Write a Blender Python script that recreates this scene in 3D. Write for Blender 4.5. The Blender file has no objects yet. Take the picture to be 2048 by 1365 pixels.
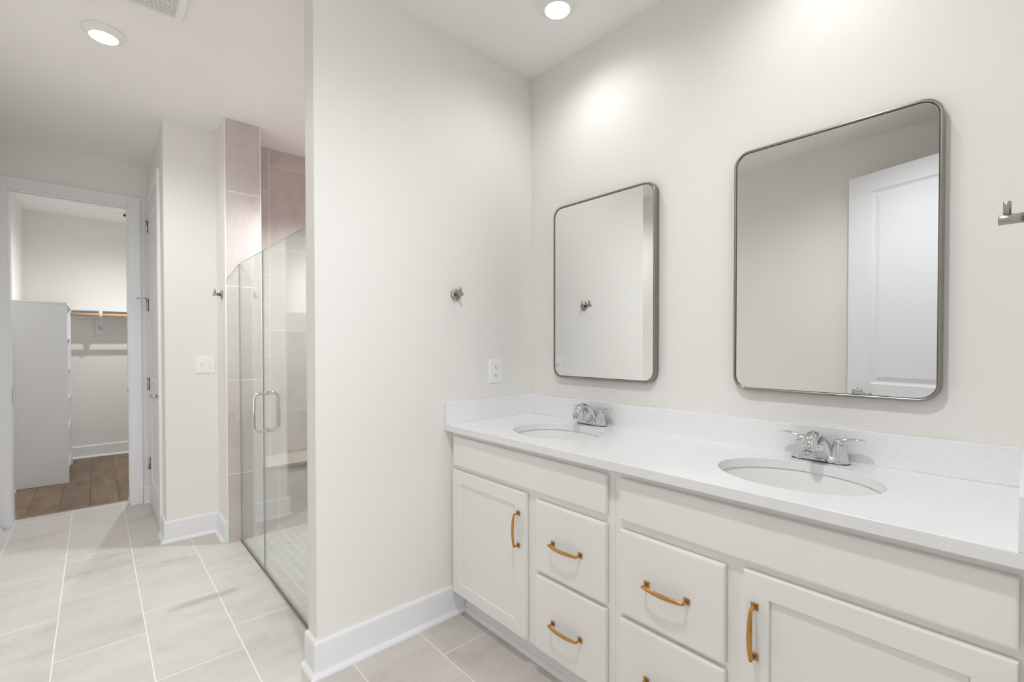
import bpy, bmesh, math, random
from mathutils import Vector, Matrix

scn = bpy.context.scene
COL = scn.collection
PI = math.pi

# ------------------------------------------------------------------ camera
YAW, PIT, ROL = 0.73322, -0.012957, -0.000991
F = Vector((-math.cos(YAW) * math.cos(PIT), math.sin(YAW) * math.cos(PIT), math.sin(PIT)))
R0 = Vector((math.sin(YAW), math.cos(YAW), 0.0))
U0 = R0.cross(F)
R = R0 * math.cos(ROL) + U0 * math.sin(ROL)
U = -R0 * math.sin(ROL) + U0 * math.cos(ROL)
cam_data = bpy.data.cameras.new('camera')
cam_data.sensor_width = 36.0
cam_data.lens = 16.2924
cam_data.shift_y = 0.00993
cam_data.clip_start = 0.01
cam = bpy.data.objects.new('camera', cam_data)
cam.matrix_world = Matrix((
    (R.x, U.x, -F.x, 1.8324), (R.y, U.y, -F.y, -1.7985), (R.z, U.z, -F.z, 1.2835), (0, 0, 0, 1)))
COL.objects.link(cam)
scn.camera = cam

# ------------------------------------------------------------------ world, exposure
world = bpy.data.worlds.new('world')
scn.world = world
world.use_nodes = True
bg = world.node_tree.nodes['Background']
bg.inputs[0].default_value = (0.93, 0.97, 1.0, 1)
bg.inputs[1].default_value = 1.0
scn.view_settings.view_transform = 'Standard'
scn.view_settings.look = 'None'
scn.view_settings.gamma = 1.0
scn.view_settings.use_curve_mapping = False
scn.view_settings.exposure = 0.11
LAMP_CORNER, LAMP_SINK, LAMP_AISLE, LAMP_ENTRY, LAMP_SHOWER, LAMP_CLOSET, DOOR_FILL = 8.3, 7.6, 41, 55, 170, 78, 54
# added unseen area lamp past the entry door, a cool fill for this room
fill_lamp = bpy.data.lights.new('doorway_fill', 'AREA')
fill_lamp.shape = 'RECTANGLE'; fill_lamp.size = 2.6; fill_lamp.size_y = 1.65
fill_lamp.energy = DOOR_FILL; fill_lamp.color = (0.94, 0.97, 1.0)
fill_lamp_o = bpy.data.objects.new('doorway_fill', fill_lamp)
fill_lamp_o.location = (5.26, -1.6, 1.5); fill_lamp_o.rotation_euler = (0, math.radians(90), 0)
COL.objects.link(fill_lamp_o)
try:
    scn.cycles.max_bounces = 14
    scn.cycles.diffuse_bounces = 8
    scn.cycles.glossy_bounces = 8
    scn.cycles.transparent_max_bounces = 16
    scn.cycles.caustics_reflective = False
    scn.cycles.caustics_refractive = False
    scn.cycles.sample_clamp_indirect = 8
except Exception:
    pass

# ------------------------------------------------------------------ materials
def lin(c):
    return tuple(((v / 255) / 12.92 if v / 255 <= 0.04045 else ((v / 255 + 0.055) / 1.055) ** 2.4) for v in c)

class NT:
    def __init__(self, name):
        self.m = bpy.data.materials.new(name)
        self.m.use_nodes = True
        self.t = self.m.node_tree
        self.n = self.t.nodes
        self.b = self.n['Principled BSDF']
        self.out = self.n['Material Output']
    def node(self, typ, **kw):
        nd = self.n.new(typ)
        for k, v in kw.items():
            setattr(nd, k, v)
        return nd
    def link(self, a, b):
        self.t.links.new(a, b)
    def put(self, sock, v):
        if hasattr(v, 'is_output') or isinstance(v, bpy.types.NodeSocket):
            self.link(v, sock)
        else:
            sock.default_value = v
    def math(self, op, a, b=None, c=None):
        nd = self.node('ShaderNodeMath', operation=op)
        self.put(nd.inputs[0], a)
        if b is not None:
            self.put(nd.inputs[1], b)
        if c is not None:
            self.put(nd.inputs[2], c)
        return nd.outputs[0]
    def mix(self, fac, a, b, blend='MIX'):
        nd = self.node('ShaderNodeMix', data_type='RGBA', blend_type=blend)
        self.put(nd.inputs[0], fac)
        for s, v in ((nd.inputs[6], a), (nd.inputs[7], b)):
            self.put(s, v if not isinstance(v, tuple) else (*v[:3], 1))
        return nd.outputs[2]
    def noise(self, vec, scale, detail=3, rough=0.5):
        nd = self.node('ShaderNodeTexNoise')
        if vec is not None:
            self.link(vec, nd.inputs['Vector'])
        nd.inputs['Scale'].default_value = scale
        nd.inputs['Detail'].default_value = detail
        nd.inputs['Roughness'].default_value = rough
        return nd.outputs['Fac']
    def ramp(self, fac, stops):
        nd = self.node('ShaderNodeValToRGB')
        self.link(fac, nd.inputs[0])
        e = nd.color_ramp.elements
        while len(e) < len(stops):
            e.new(0.5)
        for el, (p, c) in zip(e, stops):
            el.position = p
            el.color = (*c[:3], 1) if not isinstance(c, (int, float)) else (c, c, c, 1)
        return nd.outputs[0]
    def pos(self):
        return self.node('ShaderNodeNewGeometry').outputs['Position']
    def scaled(self, vec, s):
        nd = self.node('ShaderNodeVectorMath', operation='MULTIPLY')
        self.link(vec, nd.inputs[0])
        nd.inputs[1].default_value = s
        return nd.outputs[0]
    def bump(self, h, strength=0.2, dist=0.002):
        nd = self.node('ShaderNodeBump')
        self.put(nd.inputs['Height'], h)
        nd.inputs['Strength'].default_value = strength
        nd.inputs['Distance'].default_value = dist
        self.link(nd.outputs[0], self.b.inputs['Normal'])

def plain(name, rgb, rough=0.5, metal=0.0, spec=0.5, bump=None, var=0.0):
    k = NT(name)
    c = lin(rgb)
    k.b.inputs['Base Color'].default_value = (*c, 1)
    k.b.inputs['Roughness'].default_value = rough
    k.b.inputs['Metallic'].default_value = metal
    k.b.inputs['Specular IOR Level'].default_value = spec
    p = k.pos()
    if var:
        n = k.noise(p, 3.0, 4)
        k.link(k.mix(n, tuple(v * (1 - var) for v in c), tuple(min(1, v * (1 + var)) for v in c)), k.b.inputs['Base Color'])
    if bump:
        k.bump(k.noise(p, bump[0], 2), bump[1], 0.001)
    return k.m

def brushed(name, rgb, rough, stretch):
    k = NT(name)
    c = lin(rgb)
    k.b.inputs['Metallic'].default_value = 1.0
    n = k.noise(k.scaled(k.pos(), stretch), 1.0, 3)
    k.link(k.mix(n, tuple(v * 0.9 for v in c), tuple(v * 1.1 for v in c)), k.b.inputs['Base Color'])
    k.link(k.math('MULTIPLY_ADD', n, 0.14, rough - 0.07), k.b.inputs['Roughness'])
    return k.m

def tiles(name, ua, va, L, W, u0, v0, shift, grout, cols, gcol, rough, vary=0.06, streak=(3, 3, 3), gbump=0.4):
    """rectangular tiles laid in rows along axis ua; row k starts at v0 + k*W, joints at u0 + shift*k + n*L"""
    k = NT(name)
    p = k.pos()
    sep = k.node('ShaderNodeSeparateXYZ')
    k.link(p, sep.inputs[0])
    ax = {'x': sep.outputs[0], 'y': sep.outputs[1], 'z': sep.outputs[2]}
    v = k.math('DIVIDE', k.math('SUBTRACT', ax[va], v0), W)
    row = k.math('FLOOR', v)
    fv = k.math('SUBTRACT', v, row)
    u = k.math('DIVIDE', k.math('SUBTRACT', k.math('SUBTRACT', ax[ua], u0), k.math('MULTIPLY', row, shift)), L)
    cidx = k.math('FLOOR', u)
    fu = k.math('SUBTRACT', u, cidx)
    eu = k.math('MULTIPLY', k.math('SUBTRACT', 0.5, k.math('ABSOLUTE', k.math('SUBTRACT', fu, 0.5))), L)
    ev = k.math('MULTIPLY', k.math('SUBTRACT', 0.5, k.math('ABSOLUTE', k.math('SUBTRACT', fv, 0.5))), W)
    e = k.math('MINIMUM', eu, ev)
    mask = k.node('ShaderNodeMapRange')
    k.link(e, mask.inputs[0])
    mask.inputs[1].default_value = grout * 0.5 - 0.0006
    mask.inputs[2].default_value = grout * 0.5 + 0.0006
    cmb = k.node('ShaderNodeCombineXYZ')
    k.link(row, cmb.inputs[0]); k.link(cidx, cmb.inputs[1])
    wn = k.node('ShaderNodeTexWhiteNoise', noise_dimensions='3D')
    k.link(cmb.outputs[0], wn.inputs['Vector'])
    off = k.node('ShaderNodeVectorMath', operation='MULTIPLY_ADD')
    k.link(wn.outputs['Color'], off.inputs[0])
    off.inputs[1].default_value = (9, 9, 9)
    k.link(k.scaled(p, streak), off.inputs[2])
    n1 = k.noise(off.outputs[0], 1.0, 5, 0.6)
    n2 = k.noise(k.scaled(p, (1, 1, 1)), 14.0, 5, 0.65)
    n3 = k.noise(p, 55.0, 4, 0.6)
    nn = k.math('ADD', k.math('ADD', k.math('MULTIPLY', n1, 0.62), k.math('MULTIPLY', n2, 0.24)), k.math('MULTIPLY', n3, 0.14))
    col = k.ramp(nn, [(0.30, lin(cols[0])), (0.47, lin(cols[1])), (0.66, lin(cols[2]))])
    br = k.math('MULTIPLY_ADD', wn.outputs['Value'], vary, 1 - vary * 0.5)
    hs = k.node('ShaderNodeHueSaturation')
    k.link(col, hs.inputs['Color']); k.link(br, hs.inputs['Value'])
    final = k.mix(mask.outputs[0], lin(gcol), hs.outputs[0])
    k.link(final, k.b.inputs['Base Color'])
    k.link(k.math('MULTIPLY_ADD', mask.outputs[0], rough - 0.8, 0.8), k.b.inputs['Roughness'])
    hgt = k.math('ADD', mask.outputs[0], k.math('MULTIPLY', n2, 0.25))
    k.bump(hgt, gbump, 0.0015)
    return k.m

def wood_planks(name):
    k = NT(name)
    p = k.pos()
    sep = k.node('ShaderNodeSeparateXYZ'); k.link(p, sep.inputs[0])
    v = k.math('DIVIDE', k.math('SUBTRACT', sep.outputs[1], -1.836), 0.1795)
    row = k.math('FLOOR', v)
    fv = k.math('SUBTRACT', v, row)
    wn0 = k.node('ShaderNodeTexWhiteNoise', noise_dimensions='1D'); k.link(row, wn0.inputs['W'])
    u = k.math('ADD', k.math('DIVIDE', sep.outputs[0], 1.9), k.math('MULTIPLY', wn0.outputs['Value'], 7.3))
    ci = k.math('FLOOR', u)
    fu = k.math('SUBTRACT', u, ci)
    eu = k.math('MULTIPLY', k.math('SUBTRACT', 0.5, k.math('ABSOLUTE', k.math('SUBTRACT', fu, 0.5))), 1.9)
    ev = k.math('MULTIPLY', k.math('SUBTRACT', 0.5, k.math('ABSOLUTE', k.math('SUBTRACT', fv, 0.5))), 0.1795)
    mask = k.node('ShaderNodeMapRange'); k.link(k.math('MINIMUM', eu, ev), mask.inputs[0])
    mask.inputs[1].default_value = 0.001; mask.inputs[2].default_value = 0.0028
    cmb = k.node('ShaderNodeCombineXYZ'); k.link(row, cmb.inputs[0]); k.link(ci, cmb.inputs[1])
    wn = k.node('ShaderNodeTexWhiteNoise', noise_dimensions='3D'); k.link(cmb.outputs[0], wn.inputs['Vector'])
    off = k.node('ShaderNodeVectorMath', operation='MULTIPLY_ADD')
    k.link(wn.outputs['Color'], off.inputs[0]); off.inputs[1].default_value = (11, 11, 11)
    k.link(k.scaled(p, (1.6, 16, 1)), off.inputs[2])
    g = k.noise(off.outputs[0], 1.2, 6, 0.65)
    kn = k.noise(k.scaled(p, (3, 6, 1)), 1.6, 3, 0.6)
    col = k.ramp(k.math('ADD', k.math('MULTIPLY', g, 0.6), k.math('MULTIPLY', kn, 0.4)),
                 [(0.30, lin((86, 68, 52))), (0.5, lin((124, 103, 81))), (0.72, lin((148, 127, 102)))])
    hs = k.node('ShaderNodeHueSaturation'); k.link(col, hs.inputs['Color'])
    k.link(k.math('MULTIPLY_ADD', wn.outputs['Value'], 0.35, 0.82), hs.inputs['Value'])
    k.link(k.mix(mask.outputs[0], lin((70, 54, 42)), hs.outputs[0]), k.b.inputs['Base Color'])
    k.b.inputs['Roughness'].default_value = 0.45
    k.bump(k.math('ADD', mask.outputs[0], k.math('MULTIPLY', g, 0.3)), 0.25, 0.001)
    return k.m

def quartz(name):
    k = NT(name)
    p = k.pos()
    vo = k.node('ShaderNodeTexVoronoi'); k.link(p, vo.inputs['Vector']); vo.inputs['Scale'].default_value = 1000
    sp = k.node('ShaderNodeSeparateColor'); k.link(vo.outputs['Color'], sp.inputs[0])
    dark = k.math('LESS_THAN', sp.outputs[0], 0.07)
    light = k.math('GREATER_THAN', sp.outputs[0], 0.86)
    base = k.mix(k.noise(p, 30, 3), lin((235, 236, 238)), lin((240, 240, 242)))
    c1 = k.mix(dark, base, lin((222, 222, 224)))
    c2 = k.mix(light, c1, lin((246, 246, 247)))
    k.link(c2, k.b.inputs['Base Color'])
    k.b.inputs['Roughness'].default_value = 0.16
    k.b.inputs['Specular IOR Level'].default_value = 0.5
    return k.m

def glass_clear(name, tint, base=0.04):
    k = NT(name)
    lw = k.node('ShaderNodeLayerWeight'); lw.inputs['Blend'].default_value = 0.5
    f5 = k.math('POWER', lw.outputs['Facing'], 5.0)
    fac = k.math('MULTIPLY_ADD', f5, 1 - base, base)
    tr = k.node('ShaderNodeBsdfTransparent'); tr.inputs[0].default_value = (*tint, 1)
    gl = k.node('ShaderNodeBsdfGlossy'); gl.inputs['Roughness'].default_value = 0.0
    gl.inputs['Color'].default_value = (1, 1, 1, 1)
    mx = k.node('ShaderNodeMixShader')
    k.link(fac, mx.inputs[0]); k.link(tr.outputs[0], mx.inputs[1]); k.link(gl.outputs[0], mx.inputs[2])
    k.link(mx.outputs[0], k.out.inputs['Surface'])
    return k.m

def emitter(name, rgb, strength):
    k = NT(name)
    k.b.inputs['Base Color'].default_value = (0.9, 0.9, 0.9, 1)
    k.b.inputs['Emission Color'].default_value = (*rgb, 1)
    k.b.inputs['Emission Strength'].default_value = strength
    return k.m

M = {}
M['wall'] = plain('wall_paint', (235, 233, 229), 0.6, spec=0.25, bump=(220, 0.05))
M['ceil'] = plain('ceiling_paint', (244, 243, 241), 0.75, spec=0.15, bump=(200, 0.05))
M['trim'] = plain('trim_paint', (236, 237, 240), 0.32, spec=0.45, var=0.01)
M['door'] = plain('door_paint', (229, 230, 234), 0.35, spec=0.45, var=0.01)
M['cab'] = plain('cabinet_paint', (242, 241, 238), 0.38, spec=0.4, var=0.01)
M['shelfw'] = plain('shelf_melamine', (226, 227, 230), 0.4, spec=0.4, var=0.01)
M['quartz'] = quartz('white_quartz')
M['ceramic'] = plain('white_ceramic', (238, 238, 237), 0.08, spec=0.6, var=0.005)
M['plastic'] = plain('white_plastic', (240, 240, 238), 0.3, spec=0.5, var=0.005)
M['dark'] = plain('dark_slot', (40, 38, 36), 0.6, var=0.05)
M['red'] = plain('red_marking', (176, 70, 66), 0.5, var=0.05)
M['black'] = plain('black_gasket', (26, 24, 23), 0.5, var=0.05)
M['bronze'] = brushed('antique_gold', (203, 154, 90), 0.28, (60, 60, 60))
M['chrome'] = plain('polished_chrome', (214, 215, 217), 0.03, metal=1.0, var=0.01)
M['nickel'] = plain('brushed_nickel', (172, 168, 161), 0.26, metal=1.0, var=0.03)
M['steel'] = brushed('satin_steel', (196, 195, 192), 0.22, (30, 30, 30))
M['frame'] = brushed('mirror_frame_steel', (150, 146, 139), 0.33, (30, 30, 30))
M['mirror'] = plain('silvered_glass', (240, 241, 240), 0.0, metal=1.0, var=0.001)
M['sill'] = plain('satin_sill_metal', (168, 160, 152), 0.45, metal=0.35, var=0.03)
M['strip'] = plain('greige_strip', (150, 138, 126), 0.5, var=0.03)
M['grout'] = plain('pale_grout', (228, 224, 219), 0.8, var=0.02)
M['rod'] = plain('pine_rod', (230, 184, 138), 0.4, var=0.10)
M['wood'] = wood_planks('oak_planks')
M['floor'] = tiles('porcelain_floor', 'x', 'y', 0.61, 0.3005, 0.432, -1.9376, -0.2033, 0.0045,
                   ((186, 178, 172), (206, 200, 195), (215, 210, 205)), (238, 234, 229), 0.42, 0.05, (6, 1.7, 2))
M['mosaic'] = tiles('porcelain_mosaic', 'x', 'y', 0.1016, 0.05, -0.0500, -1.055, 0.0508, 0.004,
                    ((176, 170, 164), (192, 186, 180), (202, 197, 191)), (226, 223, 217), 0.45, 0.09, (6, 20, 6))
M['walltile'] = tiles('porcelain_wall', 'z', 'y', 0.61, 0.30, 0.176, -0.83, 0.198, 0.0045,
                      ((180, 169, 164), (201, 191, 187), (212, 204, 200)), (228, 224, 219), 0.34, 0.07, (4, 4, 2))
M['jambtile'] = tiles('porcelain_jamb', 'z', 'y', 0.61, 0.40, 0.448, -1.25, 0.2, 0.0045,
                      ((180, 169, 165), (200, 191, 188), (210, 202, 199)), (234, 231, 226), 0.34, 0.07, (4, 4, 2))
M['benchtile'] = tiles('porcelain_bench', 'x', 'y', 2.0, 0.30, 0.5, -0.864, 0.0, 0.0045,
                       ((176, 166, 160), (196, 187, 181), (206, 198, 193)), (230, 226, 221), 0.34, 0.07, (4, 4, 2))
M['sidetile'] = tiles('porcelain_side', 'z', 'x', 0.61, 0.30, 0.3, -1.6, 0.2, 0.0045,
                      ((180, 169, 164), (201, 191, 187), (212, 204, 200)), (228, 224, 219), 0.34, 0.07, (4, 4, 2))
M['glass'] = glass_clear('shower_glass', (0.905, 0.942, 0.928))
M['pane'] = glass_clear('window_glass', (0.98, 0.985, 0.98))
M['glassedge'] = plain('glass_edge', (150, 160, 160), 0.15, spec=0.6, var=0.02)
M['lens'] = emitter('led_lens', (1.0, 0.985, 0.96), 4.0)

# ------------------------------------------------------------------ mesh builder
class MB:
    def __init__(self):
        self.bm = bmesh.new()
        self.mats = []
        self.cur = 0
    def use(self, m):
        if m not in self.mats:
            self.mats.append(m)
        self.cur = self.mats.index(m)
        return self
    def _tagfaces(self, fs, smooth=False):
        for f in fs:
            f.material_index = self.cur
            f.smooth = smooth
    def box(self, lo, hi, bev=0.0, seg=2):
        lo = [min(a, b) for a, b in zip(lo, hi)] if False else lo
        x0, y0, z0 = [min(a, b) for a, b in zip(lo, hi)]
        x1, y1, z1 = [max(a, b) for a, b in zip(lo, hi)]
        v = [self.bm.verts.new(c) for c in ((x0, y0, z0), (x1, y0, z0), (x1, y1, z0), (x0, y1, z0),
                                            (x0, y0, z1), (x1, y0, z1), (x1, y1, z1), (x0, y1, z1))]
        fs = [self.bm.faces.new([v[i] for i in q]) for q in
              ((3, 2, 1, 0), (4, 5, 6, 7), (0, 1, 5, 4), (1, 2, 6, 5), (2, 3, 7, 6), (3, 0, 4, 7))]
        self._tagfaces(fs)
        if bev > 0:
            es = list({e for f in fs for e in f.edges})
            r = bmesh.ops.bevel(self.bm, geom=es, offset=bev, segments=seg, affect='EDGES', profile=0.5)
            self._tagfaces(r['faces'])
        return self
    def loft(self, rings, cap=True, smooth=True, closed=False):
        """rings: list of lists of points (same count)"""
        rv = [[self.bm.verts.new(p) for p in ring] for ring in rings]
        n = len(rv[0]); fs = []
        m = len(rv)
        for i in range(m if closed else m - 1):
            a, b = rv[i], rv[(i + 1) % m]
            for j in range(n):
                k = (j + 1) % n
                fs.append(self.bm.faces.new((a[j], a[k], b[k], b[j])))
        self._tagfaces(fs, smooth)
        if cap and not closed:
            cf = [self.bm.faces.new(list(reversed(rv[0]))), self.bm.faces.new(rv[-1])]
            self._tagfaces(cf, False)
        return self
    def lathe(self, prof, c=(0, 0, 0), axis='z', n=48, cap=True, smooth=True):
        """prof: list of (radius, height)"""
        rings = []
        for r, h in prof:
            ring = []
            for i in range(n):
                a = 2 * PI * i / n
                u, w = r * math.cos(a), r * math.sin(a)
                q = {'z': (u, w, h), 'y': (u, h, w), 'x': (h, u, w)}[axis]
                ring.append((c[0] + q[0], c[1] + q[1], c[2] + q[2]))
            rings.append(ring)
        return self.loft(rings, cap, smooth)
    def tube(self, pts, rad, n=16, cap=True, closed=False, up=None, sx=None):
        """round (or elliptical) tube; rad float or list; sx: list of widths along 'up x tangent'"""
        P = [Vector(p) for p in pts]
        m = len(P); rings = []
        ref = Vector(up) if up else None
        for i in range(m):
            if closed:
                t = P[(i + 1) % m] - P[i - 1]
            else:
                t = P[min(i + 1, m - 1)] - P[max(i - 1, 0)]
            t.normalize()
            if ref is None:
                ref = Vector((0, 0, 1)) if abs(t.z) < 0.9 else Vector((1, 0, 0))
            s = t.cross(ref)
            if s.length < 1e-6:
                s = t.orthogonal()
            s.normalize()
            w = s.cross(t); w.normalize()
            if up is None:
                ref = w
            r = rad[i] if isinstance(rad, (list, tuple)) else rad
            rs = sx[i] if sx else r
            rings.append([tuple(P[i] + s * (rs * math.cos(2 * PI * j / n)) + w * (r * math.sin(2 * PI * j / n))) for j in range(n)])
        return self.loft(rings, cap, True, closed)
    def sweep(self, path, prof, flip=1):
        """mitred sweep of a profile (offset, z) along an xy polyline; offset to the right of travel * flip"""
        n = len(path); rings = []
        for i in range(n):
            p = Vector(path[i])
            d0 = (p - Vector(path[i - 1])).normalized() if i > 0 else None
            d1 = (Vector(path[i + 1]) - p).normalized() if i < n - 1 else None
            nr = [Vector((d.y, -d.x)) * flip for d in (d0, d1) if d is not None]
            if len(nr) == 2:
                b = (nr[0] + nr[1])
                mit = b / (b.length_squared / 2)
            else:
                mit = nr[0]
            rings.append([(p.x + mit.x * o, p.y + mit.y * o, z) for o, z in prof])
        return self.loft(rings, True, False)
    def obj(self, name, mat=None, parent=None, origin=(0, 0, 0), recalc=True):
        if mat is not None and not self.mats:
            self.mats = [mat]
        bm = self.bm
        if recalc:
            bmesh.ops.recalc_face_normals(bm, faces=bm.faces[:])
        o3 = Vector(origin)
        if o3.length > 0:
            bmesh.ops.translate(bm, verts=bm.verts[:], vec=-o3)
        me = bpy.data.meshes.new(name)
        bm.to_mesh(me); bm.free()
        for m in self.mats:
            me.materials.append(m)
        o = bpy.data.objects.new(name, me)
        COL.objects.link(o)
        if parent is not None:
            o.parent = parent
        else:
            o.location = o3
        return o

def thing(name, label, cat, loc, group=None):
    o = bpy.data.objects.new(name, None)
    o.empty_display_size = 0.1
    o.location = loc
    COL.objects.link(o)
    o['label'] = label; o['category'] = cat
    if group:
        o['group'] = group
    return o

def struct(mb, name, mat):
    o = mb.obj(name, mat)
    o['kind'] = 'structure'
    return o

def part(mb, name, mat, parent, label=None):
    r = parent
    while r.parent:
        r = r.parent
    o = mb.obj(name, mat, parent, r.location)
    if label:
        o['label'] = label
    return o

def flat_plate(outer, holes, z0, z1, bev=0.0):
    """solid plate with holes from xy loops (via a filled 2D curve turned into a mesh)"""
    cu = bpy.data.curves.new('plate_tmp', 'CURVE')
    cu.dimensions = '2D'; cu.fill_mode = 'BOTH'
    for loop in [outer] + holes:
        sp = cu.splines.new('POLY'); sp.points.add(len(loop) - 1)
        for q, p in zip(sp.points, loop):
            q.co = (p[0], p[1], 0, 1)
        sp.use_cyclic_u = True
    h = (z1 - z0) / 2
    cu.extrude = h - bev; cu.bevel_depth = bev; cu.bevel_resolution = 2
    if bev:
        cu.offset = -bev
    ob = bpy.data.objects.new('plate_tmp', cu)
    COL.objects.link(ob)
    dg = bpy.context.evaluated_depsgraph_get(); dg.update()
    me = bpy.data.meshes.new_from_object(ob.evaluated_get(dg))
    COL.objects.unlink(ob); bpy.data.objects.remove(ob); bpy.data.curves.remove(cu)
    mb = MB(); mb.bm.from_mesh(me); bpy.data.meshes.remove(me)
    bmesh.ops.remove_doubles(mb.bm, verts=mb.bm.verts[:], dist=1e-6)
    for v in mb.bm.verts:
        v.co.z += (z0 + z1) / 2
    for f in mb.bm.faces:
        f.smooth = False
    return mb

def ellipse(cx, cy, a, b, n=96):
    return [(cx + a * math.cos(2 * PI * i / n), cy + b * math.sin(2 * PI * i / n)) for i in range(n)]

def rrect(x0, x1, z0, z1, r, n=10):
    pts = []
    for cx, cz, a0 in ((x1 - r, z1 - r, 0), (x0 + r, z1 - r, PI / 2), (x0 + r, z0 + r, PI), (x1 - r, z0 + r, 1.5 * PI)):
        for i in range(n + 1):
            a = a0 + PI / 2 * i / n
            pts.append((cx + r * math.cos(a), cz + r * math.sin(a)))
    return pts

H = 2.743
XR, YO, XF, XC = 1.847, -2.32, -2.97, -5.37      # right wall, opposite wall, far wall, closet back
# ------------------------------------------------------------------ shell
struct(MB().box((-3.14, YO - .12, -.1), (XR + .12, .12, 0)), 'floor', M['floor'])
struct(MB().box((XC - .12, YO - .2, -.1), (-3.141, .12, -.001)), 'floor_closet', M['wood'])
struct(MB().box((XR + .121, -4.4, -.1), (5.4, 1.2, -.001)), 'floor_bedroom', M['wood'])
struct(MB().box((-1.612, -1.085, .0), (-.107, -.01, .0015)), 'floor_shower', M['mosaic'])
struct(MB().box((XC - .12, YO - .2, H), (XR + .12, .12, H + .1)), 'ceiling', M['ceil'])
struct(MB().box((XR + .121, -4.4, H), (5.4, 1.2, H + .1)), 'ceiling_bedroom', M['ceil'])
struct(MB().box((-2.97, 0, 0), (XR + .12, .12, H)), 'wall_vanity', M['wall'])
struct(MB().box((-.087, -1.168, 0), (0, -.0005, H)).box((-.097, -1.168, 0), (-.086, -1.08, H)), 'wall_end', M['wall'])
mb = MB().box((-2.97, YO - .12, 0), (XR + .12, YO, H))
struct(mb, 'wall_opposite', M['wall'])
# right wall with the entry doorway (y -1.92 .. -1.00)
mb = MB().box((XR, -.99, 0), (XR + .12, -.0005, H)).box((XR, YO + .0005, 0), (XR + .12, -1.925, H)).box((XR, -1.925, 2.45), (XR + .12, -.99, H))
struct(mb, 'wall_right', M['wall'])
# far wall with the closet opening (y -2.24 .. -1.60)
mb = MB().box((XF - .12, YO - .2, 0), (XF, -2.255, H)).box((XF - .12, -1.585, 0), (XF, -.0005, H)).box((XF - .12, -2.255, 2.405), (XF, -1.585, H))
struct(mb, 'wall_far', M['wall'])
# jutting block with the water closet door in its side
mb = MB().box((-2.03, -1.46, 0), (-1.91, -1.168, H)).box((-2.03, -1.168, 0), (-1.6225, -.975, H))
mb.box((-2.03, -1.46, 0), (-2.15, -1.34, H)).box((-2.15, -1.46, 2.415), (-2.905, -1.34, H)).box((-2.905, -1.46, 0), (XF + .0005, -1.34, H))
struct(mb, 'wall_jut', M['wall'])
struct(MB().box((-2.05, -.975, 0), (-1.93, -.0005, H)), 'wall_shower_back', M['walltile'])
struct(MB().box((-1.6225, -1.168, 0), (-1.61, -.963, H)).box((-1.93, -.975, 0), (-1.6225, -.963, H)), 'wall_shower_jamb', M['jambtile'])
struct(MB().box((-1.9295, -.012, 0), (-.1075, -.0005, H)), 'wall_shower_side', M['sidetile'])
struct(MB().box((-.1065, -1.08, 0), (-.0975, -.0125, H)), 'wall_shower_right', M['walltile'])
# white metal edge strips of the tiled jamb
mb = MB().box((-1.6235, -1.1715, 0), (-1.6085, -1.166, H)).box((-1.6125, -.966, .46), (-1.6085, -.9605, H))
struct(mb, 'trim_1', M['trim'])
# closet shell
struct(MB().box((XC - .12, YO - .2, 0), (XC, .12, H)), 'wall_closet_back', M['wall'])
struct(MB().box((XC + .0005, -2.47, 0), (XF - .1205, -2.355, H)), 'wall_closet_left', M['wall'])
struct(MB().box((XC + .0005, -.5, 0), (XF - .1205, -.38, H)), 'wall_closet_right', M['wall'])
# unseen bedroom past the entry door, with a window, added for the daylight fill
mb = MB().box((5.28, -4.4, 0), (5.4, -3.0, H)).box((5.28, -.2, 0), (5.4, 1.2, H)).box((5.28, -3.0, 0), (5.4, -.2, .6)).box((5.28, -3.0, 2.4), (5.4, -.2, H))
struct(mb, 'wall_bedroom_far', M['wall'])
struct(MB().box((XR + .121, -4.4, 0), (5.279, -4.28, H)), 'wall_bedroom_left', M['wall'])
struct(MB().box((XR + .121, 1.08, 0), (5.279, 1.2, H)), 'wall_bedroom_right', M['wall'])
mb = MB().box((XR + .0, -4.279, 0), (XR + .12, YO - .1205, H)).box((XR, .1205, 0), (XR + .12, 1.079, H))
struct(mb, 'wall_bedroom_near', M['wall'])
mb = MB()
for a, b in (((5.29, -3.0, .6), (5.36, -2.94, 2.4)), ((5.29, -.26, .6), (5.36, -.2, 2.4)), ((5.29, -2.94, .6), (5.36, -.26, .66)),
             ((5.29, -2.94, 2.34), (5.36, -.26, 2.4)), ((5.30, -1.63, .66), (5.35, -1.57, 2.34))):
    mb.box(a, b, .004)
w1 = struct(mb, 'added_window_1', M['trim'])  # unseen window, added along with the fill lamp
part(MB().box((5.322, -2.94, .66), (5.328, -.26, 2.34)), 'pane', M['pane'], w1)

# ------------------------------------------------------------------ baseboards, casings
BASE = [(0, 0), (.0155 + .017, 0), (.0155 + .0165, .006), (.0155 + .012, .013), (.0155 + .006, .0175), (.0155, .0195), (.0155, .127), (.013, .133), (.009, .1365), (0, .1365)]
def baseboard(name, path, flip=1):
    return struct(MB().sweep(path, BASE, flip), name, M['trim'])
baseboard('baseboard_end', [(-.0965, -1.168), (0, -1.168), (0, -.471)], 1)
baseboard('baseboard_jut', [(-2.098, -1.46), (-1.91, -1.46), (-1.91, -1.168), (-1.634, -1.168)], 1)
baseboard('baseboard_far', [(XF, -1.5125), (XF, -1.4605)], 1)
baseboard('baseboard_opposite', [(XF + .033, YO), (XR - .001, YO)], -1)
baseboard('baseboard_closet_back', [(XC, -2.3545), (XC, -.501)], 1)
baseboard('baseboard_closet_left', [(XC + .033, -2.355), (XF - .1215, -2.355)], -1)
baseboard('baseboard_right', [(XR, -.579), (XR, -.911)], 1)

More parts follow.
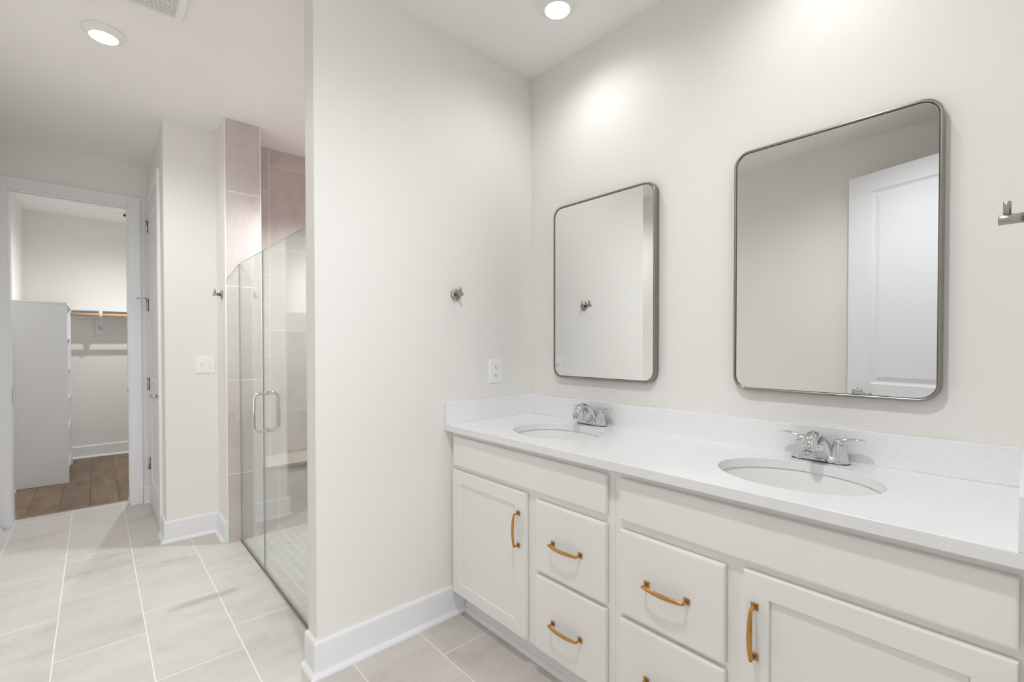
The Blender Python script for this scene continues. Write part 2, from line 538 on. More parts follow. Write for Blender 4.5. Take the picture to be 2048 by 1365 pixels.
CAS = .016
def casing_x(name, x, y0, y1, ztop, w, sgn):
    """flat casing with a small stepped back band around an opening in an x = const wall"""
    mb = MB()
    t = CAS * sgn
    for a, b in ((y0 - w, y0), (y1, y1 + w)):
        mb.box((x, a, 0), (x + t, b, ztop + w), .002)
    mb.box((x, y0, ztop), (x + t, y1, ztop + w), .002)
    return struct(mb, name, M['trim'])
casing_x('trim_2', XF + .0002, -2.248, -1.592, 2.395, .076, 1)
mb = MB()
for a, b in ((-2.965, -2.893), (-2.174, -2.098)):
    mb.box((a, -1.4602, 0), (b, -1.4602 - .018, 2.478), .002)
mb.box((-2.893, -1.4602, 2.402), (-2.174, -1.4602 - .018, 2.478), .002)
struct(mb, 'trim_3', M['trim'])
mb = MB()
for a, b in ((-.995, -.915), (-2.0, -1.92)):
    mb.box((XR - .0002, a, 0), (XR - .0122, b, 2.52), .002)
mb.box((XR - .0002, -1.92, 2.44), (XR - .0122, -.995, 2.52), .002)
struct(mb, 'trim_4', M['trim'])
# jamb linings: closet pocket opening is split, leaving a dark slot for the door
mb = MB()
for x0, x1 in ((XF, -3.008), (-3.052, XF - .12)):
    mb.box((x0, -2.2548, 0), (x1, -2.24, 2.3895), .001).box((x0, -1.60, 0), (x1, -1.5852, 2.3895), .001).box((x0, -2.2548, 2.3895), (x1, -1.5852, 2.4048), .001)
mb.box((-3.0085, -2.2548, 0), (-3.0515, -2.2400, 2.3895))
struct(mb, 'trim_5', M['trim'])
mb = MB().box((-2.174, -1.4598, 0), (-2.1502, -1.345, 2.4148)).box((-2.9048, -1.4598, 0), (-2.888, -1.345, 2.4148)).box((-2.888, -1.4598, 2.399), (-2.174, -1.345, 2.4148))
struct(mb, 'trim_6', M['trim'])
mb = MB().box((XR + .0005, -1.925, 0), (XR + .12, -1.908, 2.4498)).box((XR + .0005, -1.012, 0), (XR + .12, -.9902, 2.4498)).box((XR + .0005, -1.908, 2.434), (XR + .12, -1.012, 2.4498))
struct(mb, 'trim_7', M['trim'])
# metal strip between tile and wood
struct(MB().box((-3.147, -2.24, -.002), (-3.128, -1.60, .004), .0015), 'trim_8', M['strip'])

# ------------------------------------------------------------------ doors
def panel_door(W, HT, T, panels):
    """door leaf in local coords: width along +x (0..W), thickness y (-T/2..T/2), z 0..HT; panels = [(x0,x1,z0,z1)]"""
    mb = MB()
    xs = sorted({0, W} | {p[0] for p in panels} | {p[1] for p in panels})
    x0, x1 = panels[0][0], panels[0][1]
    mb.box((0, -T / 2, 0), (x0, T / 2, HT), .0015)
    mb.box((x1, -T / 2, 0), (W, T / 2, HT), .0015)
    zz = [0] + [v for p in sorted(panels, key=lambda q: q[2]) for v in (p[2], p[3])] + [HT]
    for a, b in zip(zz[0::2], zz[1::2]):
        mb.box((x0, -T / 2, a), (x1, T / 2, b))
    for (a, b, c, d) in panels:
        for s in (-1, 1):
            rings = []
            for ins, dep in ((0, 0), (.003, .0035), (.012, .0105), (.016, .0115), (.022, .0115), (.050, .0025), (.053, .0025)):
                y = s * (T / 2 - dep)
                rings.append([(a + ins, y, c + ins), (b - ins, y, c + ins), (b - ins, y, d - ins), (a + ins, y, d - ins)])
            rv = [[mb.bm.verts.new(p) for p in r] for r in rings]
            fs = []
            for r0, r1 in zip(rv, rv[1:]):
                for j in range(4):
                    k = (j + 1) % 4
                    fs.append(mb.bm.faces.new((r0[j], r0[k], r1[k], r1[j])))
            fs.append(mb.bm.faces.new(rv[-1]))
    return mb

def xform(mb, mat):
    bmesh.ops.transform(mb.bm, matrix=mat, verts=mb.bm.verts[:])
    return mb

def lever(mb, s=1, dirx=1):
    """lever handle on the s*y side of a leaf at the local origin, lever running along dirx*x"""
    mb.lathe([(.031, 0), (.031, s * .004), (.028, s * .009), (.012, s * .011)], axis='y', n=32)
    mb.lathe([(.0105, s * .008), (.0105, s * .05)], axis='y', n=20)
    mb.tube([(0, s * .046, 0), (dirx * .02, s * .05, 0), (dirx * .06, s * .052, .001), (dirx * .115, s * .052, .001)], [.009, .0095, .0085, .0075], n=16)
    return mb

DOORP = [(.140, .745, 1.01, 2.300), (.140, .745, .22, .86)]
mb = panel_door(.885, 2.42, .035, DOORP)
ang = math.atan2(-2.193 + 1.928, .989 - 1.84)
mt = Matrix.Translation((1.845, -1.928, .012)) @ Matrix.Rotation(ang, 4, 'Z')
d1 = struct(xform(mb, mt), 'door_1', M['door'])
hm = MB()
for s in (-1, 1):
    lever(hm, s, -1)
    bmesh.ops.translate(hm.bm, verts=[v for v in hm.bm.verts if not v.tag], vec=(0, s * .0175, 0))
    for v in hm.bm.verts:
        v.tag = True
xform(hm, mt @ Matrix.Translation((.820, 0, .945)))
part(hm, 'handle', M['steel'], d1, 'satin metal lever handle')
mb = MB()
for z in (.25, .93, 1.6, 2.2):
    q = MB(); q.lathe([(.008, z - .045), (.008, z + .045)], n=14)
    xform(q, mt @ Matrix.Translation((-.004, .02, 0)))
    part(q, 'hinge', M['steel'], d1, 'satin metal hinge')

mb = panel_door(.708, 2.392, .035, [(.115, .593, 1.01, 2.28), (.115, .593, .22, .86)])
mt2 = Matrix.Translation((-2.885, -1.4775 + .0175 + .006, .005))
d2 = struct(xform(mb, mt2), 'door_2', M['door'])
hm = lever(MB(), -1, -1)
xform(hm, mt2 @ Matrix.Translation((.664, -.0150, .925)) @ Matrix.Diagonal((1, .8, 1, 1)))
part(hm, 'handle', M['steel'], d2, 'brushed metal lever handle')
for z in (.335, .975, 1.61, 2.235):
    q = MB().lathe([(.0085, z - .048), (.0085, z + .048)], c=(-2.8865, -1.4805, 0), n=14)
    q.box((-2.8865, -1.4725, z - .045), (-2.8600, -1.4715, z + .045))
    h = part(q, 'hinge', M['steel'], d2, 'brushed metal hinge')
    if abs(z - 1.61) < .01:
        q = MB().tube([(-2.8865, -1.4805, z + .05), (-2.887, -1.51, z + .052), (-2.884, -1.537, z + .049)], .0035, n=10)
        q.lathe([(.006, -.010), (.007, 0)], c=(-2.884, -1.537, z + .049), axis='y', n=12)
        part(q, 'door_stop', M['steel'], h)

# pocket door of the closet, slid into the wall
d3 = struct(MB().box((-3.0465, -1.592, .012), (-3.0135, -.96, 2.395), .002), 'door_3', M['door'])
q = MB().box((-3.043, -1.5950, .87), (-3.017, -1.5918, .95), .001).tube([(-3.03, -1.594, .935), (-3.03, -1.6015, .932), (-3.03, -1.6015, .915), (-3.03, -1.594, .91)], .003, n=8)
part(q, 'edge_pull', M['steel'], d3, 'small metal edge pull')
q = MB().box((-3.048, -1.606, .004), (-3.012, -1.6005, .05), .001)
struct(q, 'trim_9', M['plastic'])
struct(MB().box((-3.043, -2.2402, .86), (-3.017, -2.2375, .99), .001), 'trim_10', M['steel'])

# ------------------------------------------------------------------ ceiling lights
def downlight(x, y, watts, label, r=.086, rl=.053, cone=165, soft=.045, col=(0.965, 0.985, 1.0)):
    t = thing('ceiling_downlight', label, 'ceiling light', (x, y, H))
    mb = MB().lathe([(r, H - .0005), (r, H - .004), (r - .004, H - .007), (r - .012, H - .0085), (rl + .008, H - .021), (rl + .003, H - .025), (rl, H - .0255)], c=(x, y, 0), n=64, cap=True)
    part(mb, 'trim_ring', M['plastic'], t)
    part(MB().lathe([(rl, H - .0257), (rl - .002, H - .0275), (rl * .6, H - .029), (.001, H - .0295)], c=(x, y, 0), n=48), 'lens', M['lens'], t)
    ld = bpy.data.lights.new('downlight_beam', 'SPOT')
    ld.energy = watts; ld.color = col
    ld.spot_size = math.radians(cone); ld.spot_blend = 1.0; ld.shadow_soft_size = soft
    lo = bpy.data.objects.new('downlight_beam', ld)
    lo.location = (0, 0, -.085)
    lo.parent = t
    COL.objects.link(lo)
    return t
downlight(.475, -.312, LAMP_CORNER, 'round recessed downlight in the ceiling above the vanity corner', cone=172)
downlight(-1.056, -1.753, LAMP_AISLE, 'round recessed downlight in the ceiling beside the exhaust grille', r=.082)
downlight(1.39, -.312, LAMP_SINK, 'round downlight above the second sink, out of view over the larger mirror', cone=172)
downlight(1.22, -1.30, LAMP_ENTRY, 'round downlight in the ceiling near the entry doorway, out of view')
downlight(-1.12, -.52, LAMP_SHOWER, 'round downlight in the ceiling inside the tiled shower', cone=128)
downlight(-4.22, -1.38, LAMP_CLOSET, 'round downlight in the ceiling of the closet', cone=165, soft=.02)

# exhaust grille
vx0, vx1, vy0, vy1 = -.715, -.395, -1.815, -1.492
t = thing('exhaust_grille', 'white slatted exhaust fan grille in the ceiling above the tiled aisle', 'vent', ((vx0 + vx1) / 2, (vy0 + vy1) / 2, H))
mb = flat_plate(rrect(vx0, vx1, vy0, vy1, .02), [list(reversed(rrect(vx0 + .02, vx1 - .02, vy0 + .03, vy1 - .03, .004)))], H - .016, H - .0005, .004)
part(mb, 'frame', M['plastic'], t)
part(MB().box((vx0 + .021, vy0 + .031, H - .003), (vx1 - .021, vy1 - .031, H - .001)), 'backing', M['dark'], t)
n = 22
for i in range(n):
    x = vx0 + .027 + (vx1 - vx0 - .054) * i / (n - 1)
    part(MB().box((x - .0029, vy0 + .0295, H - .0145), (x + .0029, vy1 - .0295, H - .005), .001), 'slat', M['plastic'], t)

# ------------------------------------------------------------------ vanity cabinets
YF, YFR = -.552, -.533
def pull(c, axis, L=.129):
    """antique gold bow pull on a plane y = c[1] facing -y, long axis 'x' or 'z'"""
    mb = MB()
    def P(a, b, o):
        return (c[0] + a, c[1] - o, c[2] + b) if axis == 'x' else (c[0] + b, c[1] - o, c[2] + a)
    for s in (-1, 1):
        e = s * L / 2
        for hw, o0, o1 in ((.0092, 0.0002, .0028), (.0066, .0028, .0046)):
            a, b = P(e - hw, -hw, o0), P(e + hw, hw, o1)
            mb.box(a, b, .0008)
        mb.tube([P(e, 0, .004), P(e, 0, .012), P(e - s * .001, 0, .021), P(e - s * .004, 0, .0262)], [.0052, .0042, .0042, .0046], n=12)
    pts, wid, thk = [], [], []
    for i in range(21):
        f = -1 + 2 * i / 20
        pts.append(P(f * (L / 2 + .002), 0, .0245 + .0085 * (1 - f * f)))
        k = (1 - abs(f) ** 2.2)
        wid.append(.0042 + .0030 * k); thk.append(.0036 + .0004 * k)
    mb.tube(pts, thk, n=14, up=(0, -1, 0), sx=wid)
    return mb

def front(mb, x0, x1, z0, z1):
    """slab drawer front with an eased edge"""
    y0 = YFR - .0028
    rings = []
    for ins, y in ((0, y0), (0, YF + .0045), (.0012, YF + .0018), (.004, YF + .0006), (.0075, YF)):
        rings.append([(x0 + ins, y, z0 + ins), (x1 - ins, y, z0 + ins), (x1 - ins, y, z1 - ins), (x0 + ins, y, z1 - ins)])
    return mb.loft(rings, True, False)

def shaker(mb, x0, x1, z0, z1, w=.062, wz=.058):
    y0 = YFR - .0028
    yp = YF + .0085
    rings = []
    a = [(0, 0, y0), (0, 0, YF + .003), (.001, .001, YF + .0008), (.003, .003, YF), (w - .002, wz - .002, YF), (w, wz, YF + .0012), (w + .0006, wz + .0006, yp + .0028), (w + .0028, wz + .0028, yp + .0028), (w + .0032, wz + .0032, yp)]
    for ix, iz, y in a:
        rings.append([(x0 + ix, y, z0 + iz), (x1 - ix, y, z0 + iz), (x1 - ix, y, z1 - iz), (x0 + ix, y, z1 - iz)])
    return mb.loft(rings, True, False)

def vanity(x0, x1, label, ff, door, hx, drw, dhx, fillers):
    t = thing('vanity_cabinet', label, 'vanity cabinet', ((x0 + x1) / 2, -.27, 0))
    b = MB()
    # carcass: two sides, bottom, back, toe board
    for a in (x0, x1 - .016):
        b.box((a, YFR + .019, .112), (a + .016, -.004, .8815))
        b.box((a, -.462, .0), (a + .016, -.004, .112))
    b.box((x0 + .016, YFR + .019, .112), (x1 - .016, -.004, .128))
    b.box((x0 + .016, -.018, .128), (x1 - .016, -.004, .8815))
    part(b, 'carcass', M['cab'], t)
    k = MB().box((x0, -.4715, .0), (x1, -.4622, .1115))
    k.sweep([(x0 if x0 > .1 else x0 + .016, -.4715), (x1, -.4715)], [(0, .0002), (.017, .0002), (.0165, .006), (.012, .013), (.006, .0175), (0, .0195)], 1)
    part(k, 'toe_kick', M['trim'], t, 'white toe kick with shoe moulding')
    f = MB()
    s = .038
    xm = (door[1] + drw[0]) / 2 if door[0] < drw[0] else (drw[1] + door[0]) / 2
    for a, c in ((x0, x0 + s), (x1 - s, x1), (xm - s / 2 - .012, xm + s / 2 + .012)):
        f.box((a, YFR, .112), (c, YFR + .0188, .8815), .0008)
    for a, c in ((.112, .145), (.68, .735), (.846, .8815)):
        f.box((x0 + .001, YFR + .0002, a), (x1 - .001, YFR + .0186, c))
    f.box((min(drw[0], drw[1]), YFR + .0003, .395), (max(drw), YFR + .0185, .435))
    part(f, 'face_frame', M['cab'], t)
    for a, c in fillers:
        part(MB().box((a, YFR + .003, .14), (c, YFR + .02, .8815), .001), 'filler_strip', M['cab'], t)
    part(front(MB(), ff[0], ff[1], .722, .8555), 'false_front', M['cab'], t)
    d = part(shaker(MB(), door[0], door[1], .122, .7005), 'door', M['cab'], t)
    part(pull((hx, YF, .5515), 'z'), 'handle', M['bronze'], d, 'antique gold bow pull, upright')
    for z0, z1, hz in ((.4235, .6915, .5525), (.122, .4065, .2565)):
        g = part(front(MB(), drw[0], drw[1], z0, z1), 'drawer', M['cab'], t)
        part(pull((dhx, YF, hz), 'x'), 'handle', M['bronze'], g, 'antique gold bow pull, level')
    return t
vanity(.018, .935, 'off-white vanity cabinet under the first sink, in the corner by the end wall', (.034, .909), (.030, .526), .486, (.579, .908), .7375, [(.0, .0175)])
vanity(.9355, 1.846, 'off-white vanity cabinet under the second sink, below the larger mirror', (.961, 1.828), (1.345, 1.828), 1.3735, (.962, 1.297), 1.127, [])

# ------------------------------------------------------------------ countertop, sinks, faucets
ZC, ZS, ZB, TB, D = .912, .8826, 1.0145, .0216, .5777
S1, S2 = (.475, -.312), (1.39, -.306)
SA, SB = .207, .174
t = thing('countertop', 'white speckled quartz countertop with backsplash and two oval sink cutouts', 'countertop', (.92, -.29, ZS))
mb = flat_plate([(0.0005, -D), (XR - .0005, -D), (XR - .0005, -.0008), (.0005, -.0008)],
                [list(reversed(ellipse(*S1, SA, SB))), list(reversed(ellipse(*S2, SA, SB)))], ZS, ZC, .0015)
part(mb, 'slab', M['quartz'], t)
part(MB().box((TB + .0003, -TB, ZC + .0002), (XR - TB - .0003, -.0008, ZB), .0012), 'backsplash', M['quartz'], t)
part(MB().box((.0008, -D, ZC + .0002), (TB, -.0008, ZB), .0012), 'side_splash', M['quartz'], t)
part(MB().box((XR - TB, -D, ZC + .0002), (XR - .0008, -.0008, ZB), .0012), 'side_splash', M['quartz'], t)
part(MB().tube([(TB + .001, -TB - .0006, ZC + .001), (XR - TB - .001, -TB - .0006, ZC + .001)], .0014, n=6), 'caulk_line', M['ceramic'], t)

def sink(c, label):
    t = thing('sink_basin', label, 'sink', (c[0], c[1], ZS - .15), 'undermount oval sinks')
    rings = []
    a, b = SA + .004, SB + .004
    prof = [(1.10, 0), (1.10, -.012), (1.03, -.016), (1.0, -.05), (.94, -.095), (.80, -.132), (.55, -.150), (.20, -.157), (.125, -.158)]
    inner = [(.115, -.150), (.20, -.149), (.54, -.142), (.78, -.124), (.91, -.09), (.968, -.05), (.985, -.012), (1.0, -.003), (1.02, -.0008), (1.10, -.0003)]
    for k, z in prof + inner:
        rings.append([(c[0] + a * k * math.cos(2 * PI * i / 72), c[1] + b * k * math.sin(2 * PI * i / 72), ZS + z - .0003) for i in range(72)])
    mb = MB(); mb.loft(rings, False, True, True)
    part(mb, 'bowl', M['ceramic'], t)
    part(MB().lathe([(.026, -.1495), (.026, -.1475), (.022, -.1465), (.019, -.1485), (.001, -.1485)], c=(c[0], c[1], ZS), n=32), 'drain', M['chrome'], t, 'chrome drain')
    return t
sink(S1, 'oval white undermount sink nearer the corner, below the mirror that reflects a hook')
sink(S2, 'oval white undermount sink below the larger mirror')

def faucet(cx, cy, label):
    t = thing('faucet', label, 'faucet', (cx, cy, ZC), 'chrome two-handle faucets')
    def P(x, y, z):
        return (cx + x, cy + y, ZC + z)
    def oval(hx, hy, z, n=64):
        out = []
        for i in range(n):
            a = 2 * PI * i / n
            ca, sa = math.cos(a), math.sin(a)
            # stadium outline
            x = (hx - hy) * (1 if ca > 0 else -1) * min(1, abs(ca) * 1.6) + hy * ca
            out.append(P(x, hy * sa, z))
        return out
    mb = MB()
    mb.loft([oval(.0800, .0282, .0010), oval(.0795, .0278, .008), oval(.077, .0255, .016), oval(.072, .021, .0215), oval(.064, .014, .0245)], True, True)
    for s in (-1, 1):
        mb.lathe([(.0272, .002), (.0262, .010), (.0236, .026), (.0200, .044), (.0170, .058), (.0165, .0595)], c=P(s * .0505, 0, 0), n=40)
    part(mb, 'base', M['chrome'], t)
    part(MB().loft([oval(.0808, .0290, .0002), oval(.0808, .0290, .0010)], True, False), 'gasket', M['dark'], t)
    # spout: wide swept arch, leaning forward (-y)
    path = [(.001, .004), (-.001, .020), (-.006, .038), (-.014, .055), (-.026, .071), (-.043, .084), (-.063, .0905), (-.084, .088), (-.102, .078), (-.113, .063), (-.118, .048)]
    wid = [.0520, .0440, .0362, .0300, .0254, .0222, .0202, .0192, .0186, .0178, .0160]
    thk = [.0285, .0280, .0262, .0226, .0182, .0150, .0140, .0138, .0138, .0136, .0130]
    mb = MB().tube([P(0, y, z) for y, z in path], thk, n=28, up=(1, 0, 0) if False else None, sx=None) if False else MB()
    rings = []
    for i, (y, z) in enumerate(path):
        y0, z0 = path[max(0, i - 1)]; y1, z1 = path[min(len(path) - 1, i + 1)]
        tv = Vector((0, y1 - y0, z1 - z0)).normalized()
        nv = Vector((0, -tv.z, tv.y))
        ring = []
        for j in range(32):
            a = 2 * PI * j / 32
            ca, sa = math.cos(a), math.sin(a)
            p = Vector((wid[i] * ca, y, z)) + nv * (thk[i] * sa)
            ring.append(P(*p))
        rings.append(ring)
    mb.loft(rings, True, True)
    part(mb, 'spout', M['chrome'], t)
    part(MB().lathe([(.0105, .0400), (.0105, .0490)], c=P(0, -.1175, 0), n=24), 'aerator', M['steel'], t)
    for s in (-1, 1):
        mb = MB()
        mb.lathe([(.0162, .0602), (.0155, .066), (.0135, .0715), (.009, .0755), (.002, .077)], c=P(s * .0505, 0, 0), n=32)
        pts = [P(s * .046, 0, .069), P(s * .060, -.001, .0735), P(s * .075, -.002, .0785), P(s * .092, -.003, .0815), P(s * .108, -.004, .0815), P(s * .120, -.005, .0795)]
        mb.tube(pts, [.0065, .0050, .0036, .0027, .0022, .0012], n=16, up=(0, 0, 1), sx=[.011, .0105, .0102, .0104, .0098, .0050])
        part(mb, 'handle', M['chrome'], t)
    part(MB().lathe([(.0024, -.0289), (.0024, -.0300)], c=P(.024, 0, .009), axis='y', n=12), 'set_screw', M['dark'], t)
    return t
faucet(.470, -.068, 'chrome two-handle faucet behind the sink nearer the end wall')
faucet(1.391, -.068, 'chrome two-handle faucet behind the sink below the larger mirror')

# ------------------------------------------------------------------ mirrors
def mirror(x0, x1, label):
    z0, z1, dp, fw, r = 1.1185, 1.9865, .035, .0085, .052
    t = thing('wall_mirror', label, 'mirror', ((x0 + x1) / 2, 0, z0))
    mb = MB()
    rings = []
    for ins, y in ((0, -.001), (0, -dp + .0035), (.0008, -dp + .0020), (.0024, -dp + .0007), (.0046, -dp), (.0068, -dp + .0006), (fw, -dp + .002), (fw, -.0265), (.012, -.026), (.012, -.001)):
        rings.append([(x, y, z) for x, z in rrect(x0 + ins, x1 - ins, z0 + ins, z1 - ins, r - ins * .9, 14)])
    mb.loft(rings, False, True, True)
    for f in mb.bm.faces:
        f.smooth = True
    o = part(mb, 'frame', M['frame'], t)
    for e in o.data.edges:
        pass
    md = o.modifiers.new('edge_split', 'EDGE_SPLIT'); md.split_angle = math.radians(35)
    def disc(ins, ya, yb, name, m):
        q = MB()
        q.loft([[(x, y, z) for x, z in rrect(x0 + ins, x1 - ins, z0 + ins, z1 - ins, r - ins * .9, 14)] for y in (ya, yb)], True, False)
        return part(q, name, m, t)
    disc(fw + .0002, -.0245, -.0285, 'gasket', M['black'])
    disc(fw + .0018, -.0286, -.0305, 'glass', M['mirror'])
    return t
mirror(.1925, .7770, 'rounded metal-framed wall mirror above the corner sink, reflecting a robe hook')
mirror(1.1020, 1.6735, 'rounded metal-framed wall mirror reflecting the white entry door, larger in view')

# ------------------------------------------------------------------ robe hooks
def hook(loc, ax, d, label):
    """post points along d * axis ('x' or 'y')"""
    t = thing('robe_hook', label, 'hook', loc, 'brushed nickel robe hooks')
    x, y, z = loc
    part(MB().lathe([(.027, d * .0002), (.027, d * .007), (.0255, d * .009), (.009, d * .0092)], c=loc, axis=ax, n=40), 'rose', M['nickel'], t)
    part(MB().lathe([(.0095, d * .008), (.0095, d * .0525), (.0085, d * .0535)], c=loc, axis=ax, n=28), 'post', M['nickel'], t)
    px, py = (x + d * .0415, y) if ax == 'x' else (x, y + d * .0415)
    part(MB().lathe([(.0056, .007), (.0056, .0335), (.0050, .0340)], c=(px, py, z), axis='z', n=20), 'peg', M['nickel'], t)
    return t
hook((0, -.512, 1.525), 'x', 1, 'brushed nickel robe hook on the end wall above the outlet')
hook((-1.735, -1.168, 1.620), 'y', -1, 'small brushed nickel robe hook beside the tiled shower jamb')
hook((XR, -.50, 1.523), 'x', -1, 'brushed nickel robe hook beside the larger mirror, cut by the frame')

# ------------------------------------------------------------------ outlet and switches
def plate(y0, y1, z0, z1, x, parent):
    rings = []
    for ins, dx in ((0, .0003), (0, .002), (.002, .0045), (.005, .0056), (.008, .006)):
        rings.append([(x + dx, a, b) for a, b in rrect(y0 + ins, y1 - ins, z0 + ins, z1 - ins, .006 - ins * .4, 4)])
    part(MB().loft(rings, True, False), 'cover_plate', M['plastic'], parent)
t = thing('outlet', 'white duplex electrical outlet on the end wall above the backsplash', 'outlet', (0, -.264, 1.149))
plate(-.307, -.221, 1.088, 1.210, 0, t)
for zc in (1.1705, 1.1275):
    yc = -.264
    pts = []
    for i in range(28):
        a = 2 * PI * i / 28
        pts.append((yc + .0172 * math.cos(a), zc + max(-.0135, min(.0135, .0172 * math.sin(a)))))
    rc = part(MB().loft([[(x, a, b) for a, b in pts] for x in (.0055, .0078)], True, False), 'receptacle', M['plastic'], t)
    q = MB()
    for dy, w, h in ((-.0064, .0013, .0045), (.0064, .0013, .0037)):
        q.box((.0077, yc + dy - w, zc + .002 - h), (.0082, yc + dy + w, zc + .002 + h))
    q.lathe([(.0026, .0077), (.0026, .0082)], c=(0, yc, zc - .0078), axis='x', n=14)
    part(q, 'slots', M['dark'], rc)
part(MB().lathe([(.003, .0058), (.003, .0068)], c=(0, -.264, 1.149), axis='x', n=16), 'screw', M['plastic'], t)
t = thing('light_switch', 'white double toggle light switch plate beside the shower', 'light switch', (-1.91, -1.238, 1.153))
plate(-1.295, -1.181, 1.094, 1.213, -1.91, t)
for yc, s in ((-1.261, 1), (-1.215, -1)):
    part(MB().box((-1.9045, yc - .0058, 1.1405), (-1.9035, yc + .0058, 1.1655)), 'toggle_slot', M['dark'], t) if False else None
    q = MB(); q.loft([[(-1.9042, yc + a, 1.153 + b) for a, b in ((-.0055, -.0125), (.0055, -.0125), (.0055, .0125), (-.0055, .0125))],
                      [(-1.9032, yc + a, 1.153 + b) for a, b in ((-.0052, -.0120), (.0052, -.0120), (.0052, .0120), (-.0052, .0120))]], True, False)
    part(q, 'switch_slot', M['steel'], t)
    q = MB(); q.loft([[(-1.9035, yc + a, 1.153 + b) for a, b in ((-.0046, -.008), (.0046, -.008), (.0046, .008), (-.0046, .008))],
                      [(-1.8915, yc + a, 1.153 + s * .009 + b) for a, b in ((-.0036, -.0035), (.0036, -.0035), (.0036, .0035), (-.0036, .0035))]], True, False)
    part(q, 'toggle', M['plastic'], t)
    for dz in (-.030, .030):
        part(MB().lathe([(.0028, -1.9042), (.0028, -1.9034)], c=(0, yc, 1.153 + dz), axis='x', n=14), 'screw', M['steel'], t)

# ------------------------------------------------------------------ shower
XS = -1.055
def pane(x0, x1, z0, z1, y, parent, name):
    mb = MB().use(M['glass'])
    mb.box((x0, y - .003, z0), (x1, y + .003, z1))
    mb.mats = [M['glass'], M['glassedge']]
    for f in mb.bm.faces:
        n = f.normal if f.normal.length else None
    mb.bm.normal_update()
    for f in mb.bm.faces:
        f.material_index = 0 if abs(f.normal.y) > .5 else 1
    return part(mb, name, None, parent)
ZG = 1.817
t = thing('shower_screen', 'fixed frameless glass shower panel against the tiled jamb', 'shower screen', (-1.33, -1.09, .0))
pane(-1.6080, XS - .003, .010, ZG, -1.09, t, 'glass_panel')
part(MB().box((-1.6080, -1.0960, .002), (XS - .003, -1.0940, .012)).box((-1.6080, -1.0860, .002), (XS - .003, -1.0840, .012)).box((-1.6080, -1.0960, .0017), (XS - .003, -1.0840, .0055)), 'floor_channel', M['sill'], t)
t = thing('shower_door', 'frameless glass shower door with a D-shaped pull handle', 'shower door', (-.58, -1.09, .0))
gp = pane(XS + .003, -.112, .020, ZG, -1.09, t, 'glass_panel')
hx, hz0, hz1 = -1.0, .808, 1.018
q = MB()
for s in (-1, 1):
    pts = []
    def arc(cy, cz, a0, a1, r=.028):
        return [(hx, -1.09 + s * (cy + r * math.cos(a0 + (a1 - a0) * i / 8)), cz + r * math.sin(a0 + (a1 - a0) * i / 8)) for i in range(9)]
    o = .064
    pts = [(hx, -1.09 + s * .0035, hz1), (hx, -1.09 + s * .02, hz1)] + arc(o - .028, hz1 - .028, PI / 2, 0) + arc(o - .028, hz0 + .028, 0, -PI / 2) + [(hx, -1.09 + s * .02, hz0), (hx, -1.09 + s * .0035, hz0)]
    q.tube(pts, .0095, n=18)
    for z in (hz0, hz1):
        q.lathe([(.0125, -1.09 + s * .0032), (.0125, -1.09 + s * .0095), (.0105, -1.09 + s * .0105)], c=(hx, 0, z), axis='y', n=24)
part(q, 'handle', M['chrome'], t, 'polished D-shaped tubular pull')
part(MB().box((XS + .003, -1.0940, .0070), (-.112, -1.0860, .0205), .001), 'bottom_sweep', M['sill'], t)
for z in (.3, 1.52):
    part(MB().box((-.165, -1.102, z - .045), (-.1065, -1.0785, z + .045), .003), 'hinge', M['steel'], t)
struct(MB().box((-1.612, -1.098, .0002), (-.0975, -1.0785, .0016)).box((XS, -1.0995, .0002), (-.0975, -1.0950, .0065), .001), 'trim_11', M['sill'])
# tiled bench built across the far end of the shower
mb = MB().box((-1.9295, -.9625, .002), (-1.612, -.0125, .440)).box((-1.9295, -.9625, .4405), (-1.607, -.0125, .4585), .002)
b = mb.obj('shower_bench', M['benchtile'])
q = MB().box((-1.9297, -.9625, .4586), (-1.9262, -.0125, .4610)).box((-1.6095, -.9625, .4560), (-1.6060, -.0125, .4592)).box((-1.6118, -.9625, .0016), (-1.6090, -.0125, .0045))
gj = q.obj('grout_joint', M['grout'], b)

b['label'] = 'tiled bench built across the far end of the shower'
b['category'] = 'bench'

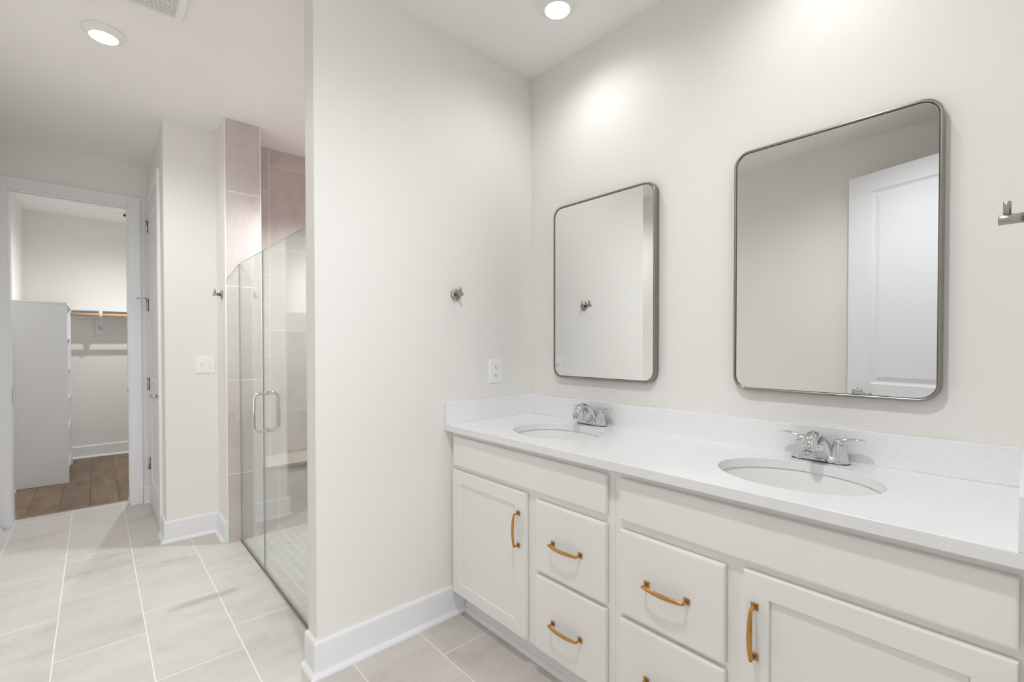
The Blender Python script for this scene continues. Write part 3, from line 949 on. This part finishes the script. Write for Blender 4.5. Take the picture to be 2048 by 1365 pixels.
# ------------------------------------------------------------------ closet
ZT = 1.686
t = thing('shelf_tower', 'tall open white shelf tower standing in the closet', 'shelf unit', (-4.6, -2.17, 0))
for a, b2 in ((-4.170, -4.152), (-5.048, -5.030)):
    part(MB().box((a, -2.353, 0), (b2, -1.986, ZT - .0185), .001), 'side_panel', M['shelfw'], t)
part(MB().box((-5.048, -2.353, ZT - .018), (-4.152, -1.984, ZT), .001), 'top_panel', M['shelfw'], t)
part(MB().box((-5.0298, -2.3525, .10), (-4.1702, -2.345, ZT - .019)), 'back_panel', M['shelfw'], t)
for z in (.10, .475, .765, 1.055, 1.358):
    part(MB().box((-5.0298, -2.3448, z - .018), (-4.1702, -1.992, z), .001), 'shelf', M['shelfw'], t)
part(MB().box((-5.0298, -2.03, .0), (-4.1702, -2.012, .0815)), 'kick_board', M['shelfw'], t)
t = thing('closet_shelf', 'long white closet shelf along the back wall above the hanging rod', 'shelf', (-5.21, -1.24, 1.58))
part(MB().box((XC + .0003, -1.983, ZT - .0195), (-5.060, -.501, ZT), .001), 'board', M['shelfw'], t)
part(MB().box((XC + .0003, -1.983, 1.583), (XC + .019, -.501, ZT - .020), .001), 'cleat', M['shelfw'], t)
part(MB().box((XC + .0003, -1.788, 1.404), (XC + .019, -1.700, 1.5825), .001), 'bracket_board', M['shelfw'], t)
t = thing('shelf_bracket', 'white metal bracket holding the closet shelf and the hanging rod', 'bracket', (XC + .02, -1.744, 1.44))
q = MB().box((XC + .0193, -1.758, 1.44), (XC + .0225, -1.730, ZT - .021))
q.box((XC + .0226, -1.758, ZT - .0245), (-5.062, -1.730, ZT - .0205))
q.tube([(XC + .024, -1.744, 1.462), (-5.26, -1.744, 1.528), (-5.16, -1.744, 1.592), (-5.075, -1.744, 1.600), (-5.038, -1.744, 1.6035), (-5.019, -1.744, 1.612), (-5.018, -1.744, 1.625)], [.014] * 7, n=12, up=(0, 1, 0), sx=[.0022] * 7)
part(q, 'arm', M['plastic'], t)
part(MB().box((-5.0655, -1.758, 1.6035), (-5.0605, -1.730, ZT - .0205), .001), 'front_hanger', M['plastic'], t)
t = MB().tube([(-5.038, -1.9835, 1.6225), (-5.038, -.501, 1.6225)], .0165, n=24).obj('hanging_rod', M['rod'])
t['label'] = 'light wood hanging rod under the closet shelf'
t['category'] = 'closet rod'
t = thing('ceiling_sensor', 'small dark fixture on the closet ceiling, seen at the top of the doorway', 'sensor', (-4.86, -1.535, H))
part(MB().lathe([(.034, H - .0003), (.034, H - .004), (.018, H - .008)], c=(-4.86, -1.555, 0), n=28), 'base', M['plastic'], t)
part(MB().box((-4.872, -1.548, H - .030), (-4.848, -1.522, H - .0075), .002), 'head', M['dark'], t)
